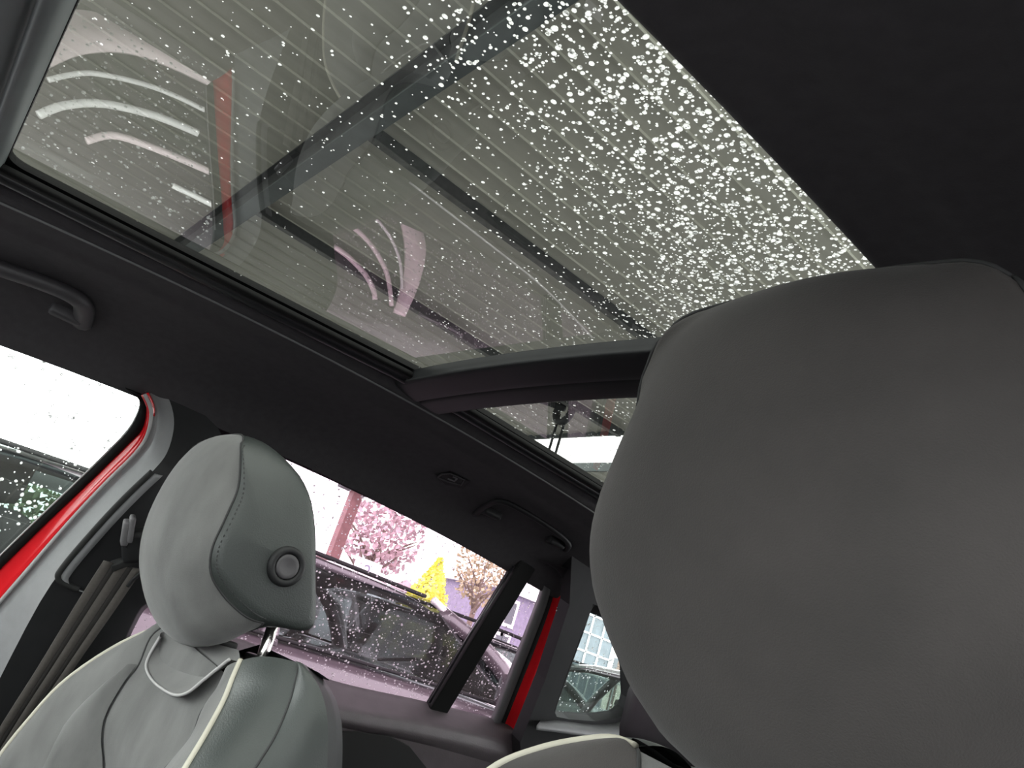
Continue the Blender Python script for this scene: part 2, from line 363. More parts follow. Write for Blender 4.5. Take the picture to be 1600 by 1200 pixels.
ribbon('seal_gap', rB, rC, .004, M['gap'], door2)
loft('door_frame', [[onw(*p, .004) for p in rC], [onw(*p, .016) for p in rD]], M['red'], 28, door2, thick=.01, per=4, bulge=.003)
tube('weather_strip', [onw(*p, .024) for p in rD], .0022, M['greyseal'], door2, 6, 40)
b0 = [(190, 1000), (290, 994), (380, 1000), (510, 1060), (665, 1096), (772, 1123), (806, 1136)]
b1 = [(190, 1013), (290, 1007), (380, 1012), (510, 1072), (660, 1104), (768, 1130), (806, 1144)]
b2 = [(190, 1050), (290, 1045), (380, 1050), (515, 1103), (655, 1130), (765, 1154), (806, 1170)]
b3 = [(190, 1074), (290, 1068), (380, 1072), (515, 1122), (650, 1148), (760, 1172), (806, 1188)]
b4 = [(190, 1088), (290, 1082), (380, 1086), (515, 1132), (650, 1160), (760, 1190), (806, 1206)]
b5 = [(200, 1200), (290, 1240), (370, 1280), (515, 1330), (650, 1360), (760, 1390), (806, 1400)]
loft('window_ledge', [[onw(*p, .004) for p in b0], [onw(*p, .022) for p in b1], [onw(*p, .068) for p in b2], [onw(*p, .078) for p in b3], [onw(*p, .070) for p in b4]], M['doorcard'], 40, door2, per=4, bulge=.001)
loft('door_card', [[onw(*p, .070) for p in b4], [onw(*p, .075) for p in b5]], M['doorcard'], 40, door2, per=3)
pk = [(500, 1140), (560, 1143), (610, 1150), (640, 1166), (664, 1196), (690, 1260), (500, 1260)]
prism('pocket_shade', [onw(*p, .078) for p in pk], WN*.004, M['gap'], door2)  # raised black slab; the shade of the armrest recess is its colour

# rear pillar with its quarter window -----------------------------------
Q = dict(x0=-.70, k=.30)
t5 = empty('trim_5'); S(t5, 'dark rear pillar trim around the small quarter window', kind='structure')
qi = [(927, 944), (948, 952), (964, 972), (976, 1010), (983, 1050), (985, 1095), (980, 1112), (966, 1122), (930, 1127), (890, 1124), (870, 1120), (866, 1110), (885, 1055), (907, 995)]
qo = [(895, 835), (1010, 850), (1075, 905), (1110, 985), (1125, 1060), (1125, 1130), (1100, 1210), (1000, 1240), (930, 1230), (870, 1230), (815, 1215), (813, 1160), (852, 1062), (890, 945)]
ring('pillar_panel', [onw(*p, .030, **Q) for p in qo], [onw(*p, .030, **Q) for p in qi], Vector((-.03, 0, .009)), M['dark'], t5)
loft('pillar_edge', [[onw(u, v, .028) for u, v in rD], [onw(u+7, v+2, .060) for u, v in rD], [onw(u+34, v+8, .075) for u, v in rD]], M['dark'], 30, t5, per=3)
sl0 = [(845, 1128), (870, 1127), (930, 1133), (968, 1128), (990, 1110)]; sl1 = [(838, 1137), (870, 1141), (930, 1150), (975, 1152), (1005, 1140)]
loft('window_sill', [[onw(*p, .026, **Q) for p in sl0], [onw(*p, .070, **Q) for p in sl1]], M['pillar'], 20, t5, thick=.008)
w3 = empty('window_3'); S(w3, 'small rear quarter window behind the rear door', kind='structure')
put('quarter_glass', fixn(pyd('quarter_glass', [onw(*p, .004, **Q) for p in qi], [tuple(range(len(qi)))])), M['qglass'], w3, False)
tube('quarter_seal', [onw(*p, .022, **Q) for p in qi], .003, M['gap'], w3, 6, 60, closed=True)
# rest of the shell that the lens does not see: near side, floor, tailgate, bulkhead
fl = box('floor', (0, .4, .30), (1.5, 2.9, .04), M['dark']); S(fl, 'dark carpeted floor of the cabin', kind='structure')
wr_ = box('wall_right', (.79, .45, .66), (.06, 2.6, .72), M['doorcard']); S(wr_, 'dark near-side door panel of the cabin', kind='structure')
wl_ = box('wall_left', (-.83, .45, .66), (.06, 2.6, .72), M['doorcard']); S(wl_, 'dark lower door panel on the far side of the cabin', kind='structure')
wb = box('wall_back', (0, 1.55, .75), (1.4, .06, .9), M['dark']); S(wb, 'dark lower tailgate panel', kind='structure')
wf = box('wall_front', (0, -1.0, .68), (1.5, .10, .75), M['dark']); S(wf, 'dark dashboard bulkhead in front of the seats', kind='structure')
w4 = put('window_4', pyd('window_4', [(-wx(1.02), -.95, 1.02), (-wx(1.02), -.02, 1.02), (-wx(1.45), -.02, 1.45), (-wx(1.45), -.95, 1.45)], [(0, 1, 2, 3)]), M['neardoor'], None, False); S(w4, 'near side front door glass', kind='structure')
w6 = put('window_6', pyd('window_6', [(-wx(1.02), -.02, 1.02), (-wx(1.02), .95, 1.02), (-wx(1.45), .95, 1.45), (-wx(1.45), -.02, 1.45)], [(0, 1, 2, 3)]), M['nearglass'], None, False); S(w6, 'near side rear door glass, tinted dark to hold back light', kind='structure')  # unseen pane, its tint deepened to cut light from this side
w5 = put('window_5', pyd('window_5', [(-.72, -1.35, 1.03), (.72, -1.35, 1.03), (.60, -.80, 1.47), (-.60, -.80, 1.47)], [(0, 1, 2, 3)]), M['frontglass'], None, False); S(w5, 'windscreen in front of the seats', kind='structure')
for s in (1,):
    tube('pillar', [(s*.62, .95, 1.44), (s*.66, 1.02, 1.25), (s*.72, 1.10, 1.05)], .05, M['dark'], t5, 8, 8)
tube('pillar', [(.615, -.02, 1.45), (.68, -.02, 1.2), (.74, -.04, 1.02)], .05, M['dark'], wr_, 8, 8)

# ---------------------------------------------------------------- seats
MID = [(-.045, 1.385), (-.070, 1.367), (-.085, 1.328), (-.088, 1.280), (-.080, 1.235), (-.062, 1.195), (-.035, 1.162), (-.005, 1.148), (.020, 1.157), (.035, 1.178), (.055, 1.196), (.080, 1.201), (.088, 1.214), (.070, 1.262), (.046, 1.322), (.022, 1.362), (-.010, 1.385)]
SID = [(-.060, 1.368), (-.056, 1.345), (-.046, 1.316), (-.047, 1.290), (-.050, 1.255), (-.042, 1.232), (-.022, 1.218), (.0, 1.208), (.015, 1.202), (.030, 1.199), (.055, 1.198), (.079, 1.201), (.086, 1.215), (.066, 1.262), (.042, 1.322), (.014, 1.358), (-.030, 1.376)]
def taper(z):
    pts = ((1.0, 1), (1.27, 1), (1.304, .955), (1.337, .89), (1.358, .79), (1.374, .66), (1.388, .50), (1.5, .4))
    for (a, b), (c, d) in zip(pts, pts[1:]):
        if z <= c: return b+(d-b)*(z-a)/(c-a)
NP = 68
def headrest(root, cx, dy, dz, side, pad_mat, hw=.118):
    """pad, shell, button and posts; side = +1 when the button faces +x"""
    mid = cr([(0, a, b) for a, b in MID], NP, True); sid = cr([(0, a, b) for a, b in SID], NP, True)
    cen = Vector((0, sum(p.y for p in sid)/NP, sum(p.z for p in sid)/NP))
    ST = [(0, 1, 0), (.2, .975, 0), (.4, .90, 0), (.56, .79, 0), (.70, .63, 0), (.81, .45, 0), (.89, .28, 0), (.945, .13, .01), (.975, .05, .03), (.992, .0, .07), (1.0, 0, .16), (1.004, 0, .40), (1.008, 0, .75), (1.010, 0, 1.0)]
    full = [(-a, b, c) for a, b, c in ST[:0:-1]]+ST; rows = []
    for a, b, c in full:
        row = []
        for i in range(NP):
            p = sid[i].lerp(mid[i], b).lerp(cen, c*.9995); row.append(Vector((cx+a*hw*taper(p.z), p.y+dy, p.z+dz)))
        rows.append(row)
    V, Fs = grid(rows, True); nfront = int(9/17*NP)
    padF = []; shF = []; KS = 6 if side > 0 else 4
    for k, f in enumerate(Fs):
        i, j = divmod(k, NP)
        (padF if (j < nfront and KS <= i < len(full)-1-KS) else shF).append(f)
    h = empty('headrest', (0, 0, 0)); h.parent = root
    def sub(name, fs, m):
        used = sorted({q for f in fs for q in f}); mp = {q: n for n, q in enumerate(used)}
        return put(name, fixn(pyd(name, [V[q] for q in used], [tuple(mp[q] for q in f) for f in fs])), m, h)
    pd = sub('front_pad', padF, pad_mat); sh = sub('leather_shell', shF, M['leather'])
    # seam ring round each side and dotted stitching
    for s in (-1, 1):
        k = len(full)-1-KS if s > 0 else KS
        pts = [rows[k][j]+Vector((s*.0008, 0, 0)) for j in range(0, nfront+1)]
        tube('seam', pts, .0011, M['seam'], h, 5)
        q = [rows[k+s][j].lerp(rows[k+2*s][j], .4)+Vector((s*.0012, 0, 0)) for j in range(0, nfront+1)]
        fine = cr(q, 150); VV = []; FF = []
        for i in range(0, 148, 3):
            a, b = fine[i], fine[i+1]; d = (b-a).normalized()*.0012; n = Vector((s*.0006, 0, 0)); e = d.cross(Vector((1, 0, 0))).normalized()*.0006; c = (a+b)/2; o = len(VV)
            VV += [c-d-e, c+d-e, c+d+e, c-d+e, c+n]; FF += [(o, o+1, o+4), (o+1, o+2, o+4), (o+2, o+3, o+4), (o+3, o, o+4)]
        put('stitching', pyd('stitching', VV, FF), M['seam'], h, kind='stuff')
    tube('seam', [rows[k][0]+Vector((0, 0, .0006)) for k in range(KS, len(full)-KS)], .0011, M['seam'], h, 5); tube('seam', [rows[k][nfront] for k in range(KS, len(full)-KS)], .0011, M['seam'], h, 5)
    # button on the inboard side
    bc = Vector((cx+side*hw*1.006, .027+dy, 1.258+dz)); R = Matrix.Rotation(math.pi/2*side, 4, 'Y')
    def lathe(name, prof, m, par):
        rows = [[bc+(R @ Vector((r*math.cos(2*math.pi*j/36), r*math.sin(2*math.pi*j/36), zz))) for j in range(36)] for r, zz in prof]
        V2, F2 = grid(rows, True); return put(name, fixn(pyd(name, V2, F2)), m, par)
    lathe('button_ring', [(.0215, -.003), (.0215, .002), (.0200, .0052), (.0170, .0062), (.0142, .0050), (.0135, .002)], M['dark'], h)
    lathe('button', [(.0132, .0), (.0132, .0042), (.0120, .0056), (.0085, .0050), (.004, .0040), (.0001, .0038)], M['grip'], h)
    for s in (-1, 1):
        x = cx+s*.062; tube('post', [(x, .062+dy, 1.235+dz), (x, .066+dy, 1.165+min(dz, .03)), (x, .070+dy, 1.10)], .0068, M['chrome'], h, 12)
        box('post_guide', (x, .066+dy, 1.156+min(dz, .03)), (.034, .030, .012), M['dark'], h, .004, smooth=True)
    return h
def seat(label, mir, dy, dz, hdy, hdz, pad):
    root = empty('front_seat', (mir*-.37, .05, .32)); S(root, label, 'car seat', group='front seats')
    ctr = Vector((mir*-.37, .05, .32))
    hold = empty('_tmp', (0, 0, 0))
    def W(p): return Vector((p.x*mir, p.y+dy, p.z+dz))
    def C3(lst, ext=.28):
        P = [onx(u, v, x) for u, v, x in lst]; t = (P[-1]-P[-2]).normalized(); dn = Vector((0, -.12, -1)).normalized()
        for k in range(9): t = t.lerp(dn, .3).normalized(); P.append(P[-1]+t*.036)
        return [W(p) for p in P]
    pip_l = C3([(300, 968, -.452), (250, 979, -.492), (180, 1010, -.530), (100, 1065, -.560), (40, 1130, -.575), (0, 1180, -.580)])
    bk_l = [W(Vector(p)) for p in ((-.46, .075, 1.135), (-.52, .085, 1.12), (-.575, .09, 1.08), (-.61, .08, 1.0), (-.62, .06, .92), (-.62, .03, .82), (-.62, .0, .70), (-.62, -.02, .60))]
    sA = C3([(262, 975, -.462), (236, 995, -.468), (217, 1039, -.468), (196, 1067, -.468), (168, 1116, -.468), (161, 1155, -.462), (164, 1200, -.455)])
    sB = C3([(206, 1056, -.470), (157, 1081, -.495), (105, 1130, -.515), (63, 1200, -.525)])
    sC = C3([(352, 1052, -.268), (338, 1085, -.272), (315, 1112, -.280), (297, 1158, -.285), (259, 1200, -.300)])
    pip_r = C3([(376, 1032, -.238), (364, 1060, -.222), (350, 1095, -.206), (322, 1147, -.180), (290, 1200, -.158)])
    sD = C3([(468, 1036, -.168), (462, 1062, -.156), (452, 1098, -.145), (430, 1150, -.130), (399, 1200, -.118)])
    sE = C3([(472, 1036, -.160), (492, 1062, -.140), (505, 1090, -.128), (512, 1130, -.116), (511, 1200, -.108)])
    if mir < 0:      # the near seat leans and sits a little differently
        def EX(P):
            t = (P[-1]-P[-2]).normalized(); dn = Vector((0, -.12, -1)).normalized(); P = list(P)
            for k in range(9): t = t.lerp(dn, .35).normalized(); P.append(P[-1]+t*.036)
            return P
        pip_r = EX([ony(992, 1168, .050), ony(955, 1155, .054), ony(900, 1159, .052), ony(840, 1172, .046), ony(775, 1198, .038)])
        sC = EX([ony(996, 1172, .046), ony(998, 1183, .042), ony(998, 1196, .038), ony(997, 1212, .034), ony(995, 1230, .030)])
        sD = [p+Vector((.012, .045, -.004)) for p in pip_r]; sE = [p+Vector((.035, .080, -.010)) for p in pip_r]
    b = empty('backrest', (0, 0, 0)); b.parent = hold
    n = 70
    loft('outer_bolster_back', [bk_l, pip_l], M['leather'], n, b, per=6, bulge=-.012*mir)
    loft('side_bolster', [pip_l, sA], pad, n, b, per=8, bulge=-.009*mir)
    loft('centre_panel', [sA, sC], M['suede'], n, b, per=10, bulge=.004*mir)
    loft('inner_bolster', [sC, pip_r], pad, n, b, per=6, bulge=-.006*mir)
    loft('leather_bolster', [pip_r, sD], M['leather'], n, b, per=8, bulge=-.007*mir)
    loft('back_shell', [sD, sE], M['leather'], n, b, per=5, bulge=-.006*mir)
    ba = [p+Vector((-.03*mir, .035, -.006)) for p in sE]
    loft('back_cover', [sE, ba, [Vector((mir*-.37, p.y+.012, p.z)) for p in ba], bk_l], M['dark'], n, b, per=2)
    # top of the backrest
    tp = [[pip_l[0], Vector((mir*-.44, pip_l[0].y+.01, pip_l[0].z+.003)), sA[0]+Vector((0, .0, .004)), W(Vector((-.37, .022, 1.150))), sC[0]+Vector((0, .008, .004)), pip_r[0]]]
    back = [W(Vector(p)) for p in ((-.46, .075, 1.14), (-.44, .085, 1.148), (-.42, .09, 1.152), (-.37, .092, 1.152), (-.28, .09, 1.160), (-.172, .07, 1.168))]
    loft('top_cover', [tp[0], back], M['dark'], 30, b, per=5, bulge=.004*mir)
    loft('top_leather', [[pip_r[0], pip_r[0].lerp(sD[0], .5)+Vector((0, 0, .004)), sD[0]], [back[-1]+Vector((-.03*mir, .0, -.002)), back[-1]+Vector((0, .01, -.002)), sE[0]+Vector((0, .02, -.004))]], M['leather'], 12, b, per=3)
    tube('piping', pip_l, .0026, M['cream'], b, 8, 60); tube('piping', pip_r, .0030, M['cream'], b, 8, 60)
    tube('seam', sA, .0014, M['seam'], b, 6, 60); tube('seam', sC, .0014, M['seam'], b, 6, 60); tube('seam', sD, .0013, M['seam'], b, 6, 60)
    # separate lower side cushion in front of the bolster
    loft('lower_cushion', [[p+Vector((.002*mir, -.003, 0)) for p in sA[2:]], [p+Vector((0, -.004, .0)) for p in sB]], M['suede'], 30, b, per=6, bulge=.010*mir)
    # tab under the headrest
    tb = [(262, 998), (246, 1026), (241, 1046), (252, 1067), (273, 1083), (290, 1089), (308, 1084), (327, 1069), (350, 1050), (372, 1033)]
    pa, pb, pc = onx(217, 1039, -.468), onx(168, 1116, -.468), onx(338, 1085, -.262); pn = (pb-pa).cross(pc-pa)
    def tabx(u, v, lift=.010):
        r = ray(u, v); t = (pa-CP).dot(pn)/r.dot(pn); return W(CP+r*t+Vector((.002, -lift, .0)))
    tpts = [tabx(*p) for p in tb]; top = [tabx(262+11*i, 985+3*i, .002)+Vector((0, .010, 0)) for i in range(10)]
    loft('neck_tab', [tpts, top], M['tab'], 40, b, per=5, bulge=.008*mir)
    tube('tab_piping', tpts, .0018, M['strip'], b, 6, 50)
    box('seat_cushion', (mir*-.37, -.18+dy, .50), (.50, .50, .18), M['suede'], hold, .05, smooth=True)
    box('seat_base', (mir*-.37, -.10+dy, .37), (.42, .40, .10), M['dark'], hold, .01)
    headrest(hold, mir*-.37+(.006 if mir < 0 else 0), hdy, hdz, mir, pad, .118 if mir > 0 else .112)
    for ch in list(hold.children):
        ch.parent = root; ch.matrix_parent_inverse = Matrix.Translation(ctr).inverted()
    bpy.data.objects.remove(hold)
    return root
seat('grey suede and leather front seat with cream piping, beside the centre pillar', 1, 0, 0, 0, 0, M['suede'])
seat('large shade-darkened grey front seat headrest filling the right of the view', -1, .045, .030, .0, .053, M['suede_shade'])
rs = empty('rear_seat', (0, .9, .32)); S(rs, 'dark leather rear bench behind the near front seat', 'car seat')
attach(box('seat_back', (0, 1.0, .80), (1.2, .14, .56), M['dark'], None, .05, smooth=True), rs)
attach(box('seat_cushion', (0, .72, .50), (1.2, .50, .16), M['dark'], None, .05, smooth=True), rs)
for u, v, yy in ((1085, 1110, .82),):
    c = ony(u, v, yy); hr = box('rear_headrest', (c.x, c.y, c.z-.03), (.24, .11, .15), M['dark'], None, .045, smooth=True); attach(hr, rs)
    attach(tube('headrest_piping', [ony(1003, 1018, .80), ony(996, 1040, .78), ony(994, 1070, .77)], .003, M['greyseal'], None, 6, 12), rs)
c2 = Vector((-c.x+.1, c.y, c.z-.03))

# ---------------------------------------------------------------- rain on the panes
def dens(x, y):
    a = max(0.0, min(1.0, (x-(.075-.42*y))/.17)); r = max(0.0, min(1.0, (y+.12)/.22))
    return .025+.05*max(0.0, min(1.0, (x+.15)/.3))+.92*a**1.3+.12*r*max(0, min(1, (x+.28)/.2))
dr = []
while len(dr) < 6200:
    x = random.uniform(-.295, .34); y = random.uniform(-.37, .160); d = dens(x, y)
    if random.random() < d:
        big = max(0, min(1, (x-(.06-.42*y))/.16)); r = .00045+random.random()**2*.0008+(.0012*random.random()**2.2*big if random.random() < .6 else 0)
        dr.append((Vector((x, y, zg1(x, y)+.0006)), r))
rain('raindrops', dr, (0, -.04, 1), w1, 260)
dr = []
while len(dr) < 2200:
    x = random.uniform(-.30, .30); y = random.uniform(.205, .80)
    dr.append((Vector((x, y, zg2(x, y)+.0006)), .0005+random.random()**2*.0013))
rain('raindrops', dr, (0, .035, 1), w2, 0)
def side_rain(parent, n, y0, y1, z0, z1, rmax, nbig=0, p=2.2):
    dr = []
    for i in range(n):
        y = random.uniform(y0, y1); z = random.uniform(z0, z1); dr.append((Vector((wx(z)-.0006, y, z)), .0006+random.random()**p*rmax))
    rain('raindrops', dr, -WN, parent, nbig)
side_rain(door1, 1500, -.55, -.07, 1.06, 1.44, .0022)
side_rain(door2, 4200, .02, .82, 1.10, 1.44, .0014)
dr = [(onw(random.uniform(866, 990), random.uniform(945, 1128), .0, **Q), .0006+random.random()**2*.0015) for i in range(420)]
rain('raindrops', dr, (-1, 0, .3), w3)

# ================================================================ OUTSIDE
MO = dict(
 asphalt=mat('wet_asphalt', (.24, .235, .24), .35, noise=.25, nscale=3, bump=.3, bscale=60),
 sheet=mat('canopy_sheet', (.55, .555, .485), .55, noise=.10, nscale=2, stretch=(6, .6, 1)),
 steel=mat('galvanised_steel', (.095, .112, .115), .6, noise=.25, nscale=6), steeldark=mat('dark_steel', (.035, .038, .040), .6, noise=.3, nscale=30),
 purlin=mat('purlin_steel', (.13, .135, .13), .6, noise=.3, nscale=20),
 rust=mat('red_brown_steel', (.30, .14, .14), .6, noise=.2, nscale=8), white=mat('white_render', (.80, .80, .79), .8, noise=.04, nscale=4),
 slate=mat('violet_slate', (.20, .18, .25), .7, noise=.2, nscale=6), pinkr=mat('faded_roof_tiles', (.42, .30, .32), .8, noise=.15, nscale=5),
 cream=mat('cream_render', (.75, .70, .58), .8, noise=.05, nscale=3), bluegrey=mat('blue_grey_glazing', (.10, .122, .14), .3, noise=.25, nscale=2),
 winglass=mat('house_glass', (.06, .07, .08), .15, noise=.1), frame=mat('white_frame', (.85, .85, .85), .5, noise=.03),
 bark=mat('bark', (.16, .12, .10), .9, noise=.3, nscale=12), leafy=mat('yellow_leaves', (.78, .76, .16), .7, noise=.2, nscale=4), leafp=mat('reddish_leaves', (.42, .30, .32), .8, noise=.25, nscale=4),
 leafb=mat('brown_twigs', (.36, .30, .20), .85, noise=.25, nscale=4), leafg=mat('green_leaves', (.17, .24, .12), .8, noise=.3, nscale=5),
 paint1=mat('graphite_paint', (.070, .056, .064), .35, noise=.05, coat=.8), paint2=mat('black_paint', (.013, .014, .016), .45, noise=.05, coat=.2), paint3=mat('silver_paint', (.45, .46, .47), .3, noise=.03, metal=.5, coat=.5),
 carglass=pane('car_glass', (.40, .45, .44), .10), tyre=mat('tyre', (.012, .012, .012), .9, noise=.1), alloy=mat('alloy', (.5, .5, .5), .35, metal=.8, noise=.05),
 silver=mat('trim_and_highlight', (.85, .83, .82), .35, noise=.02), pinkshine=mat('pale_pink_highlight', (.80, .66, .68), .45, noise=.03), inter=mat('car_interior', (.065, .058, .064), .8, noise=.1),
 lampred=mat('lamp_red', (.4, .01, .01), .2, noise=.05), lampw=mat('lamp_clear', (.7, .72, .75), .1, noise=.02), blue=mat('plain_blue', (.10, .32, .55), .5, noise=.03), greenp=mat('green_panel', (.08, .32, .09), .5, noise=.05), fence=mat('fence_paint', (.30, .31, .30), .6, noise=.1),
)
ground = put('ground', pyd('ground', [(-90, -60, 0), (40, -60, 0), (40, 90, 0), (-90, 90, 0)], [(0, 1, 2, 3)]), MO['asphalt']); S(ground, 'wet grey asphalt of the car park', kind='structure')

# canopy beside the car -------------------------------------------------
def canopy(label, x0, x1, y0, y1, z, beams, purlins, cols, pw=.185):
    root = empty('steel_canopy', ((x0+x1)/2, (y0+y1)/2, 0)); S(root, label, 'canopy')
    prof = [(0, .012), (.003, 0), (.009, 0), (.012, .012), (.09, .018), (.145, .024), (pw, .027)]
    L = y1-y0; me = pyd('roof_panel', [(a, b, c) for b in (0, L) for a, c in prof]+[(a, b, c+.012) for b in (0, L) for a, c in prof],
        [(i, i+1, i+8, i+7) for i in range(6)]+[(14+i, 14+i+7, 14+i+8, 14+i+1) for i in range(6)]+[(0, 7, 21, 14), (6, 20, 27, 13)])
    fixn(me); me.materials.append(MO['sheet'])
    for k in range(int(round((x1-x0)/pw))):
        o = put('roof_panel', me, None, None, False); o.location = (x0+k*pw, y0, z); attach(o, root)
    for yb, zb, w in beams:
        for nm, c, s, mm in (('beam_flange', ((x0+x1)/2, yb, zb), (x1-x0, w, .014), 'steel'), ('beam_web', ((x0+x1)/2, yb, (zb+z)/2), (x1-x0, .012, z-zb), 'steeldark'), ('beam_top_flange', ((x0+x1)/2, yb, z-.012), (x1-x0, w, .012), 'steeldark')):  # web and top flange get darker steel, their shade put into colour
            attach(box(nm, c, s, MO[mm]), root)
    for xp, ya, yb, d in purlins:
        attach(box('purlin', (xp, (ya+yb)/2, z-d/2), (.012, yb-ya, d), MO['steeldark']), root)
        attach(box('purlin_flange', (xp-.02, (ya+yb)/2, z-d), (.052, yb-ya, .006), MO['purlin']), root)
    for a, yy, zz in (('fascia', y1+.02, z+.03), ('fascia', y0-.02, z+.03)):
        attach(box(a, ((x0+x1)/2, yy, zz), (x1-x0, .03, .10), MO['steel']), root)
    for x, y in cols:
        c = box('column', (x, y, z/2), (.15, .15, z), MO['rust'], None, .01); attach(c, root)
        attach(box('column_bracket', (x, y, 2.93), (.42, .42, .05), MO['steeldark']), root)
    return root
canopy('grey-green ribbed steel canopy roof seen through the glass roof', -9.3, -1.1, -5.0, 4.60, 3.60, [(.665, 3.38, .095), (-4.6, 3.38, .095)], [(-2.93, .72, 4.55, .07), (-4.48, .72, 4.55, .07), (-6.9, .72, 4.55, .10)], [(-9.25, 4.62)])
canopy('second ribbed steel canopy beyond the gap of white sky', -9.3, -1.1, 5.56, 8.4, 3.60, [], [], [])
hr = empty('hanging_rods', (-4.64, 3.95, 2.7)); S(hr, 'pair of thin rods hanging from a round clamp at the canopy edge', 'rods')
for dx in (-.05, .05): attach(tube('rod', [(-4.64+dx, 3.95, 3.5), (-4.64+dx, 3.95, 2.72)], .012, MO['steeldark'], None, 8), hr)
attach(tube('clamp', [(-4.64+.10*math.cos(a), 3.95, 3.52+.10*math.sin(a)) for a in [i*math.pi/8 for i in range(16)]], .035, MO['steeldark'], None, 8, closed=True), hr)
attach(tube('clamp_arm', [(-4.64, 3.95, 3.55), (-4.9, 3.8, 3.60)], .03, MO['steeldark'], None, 8), hr)
cb = tube('pale_line', [onz(640, 285, 3.52), onz(760, 378, 3.51), onz(850, 450, 3.52), onz(925, 527, 3.54)], .007, MO['silver'], None, 6, 20); S(cb, 'thin white line running under the canopy panels', 'pale_line')  # thin bright tube just below the roof sheets

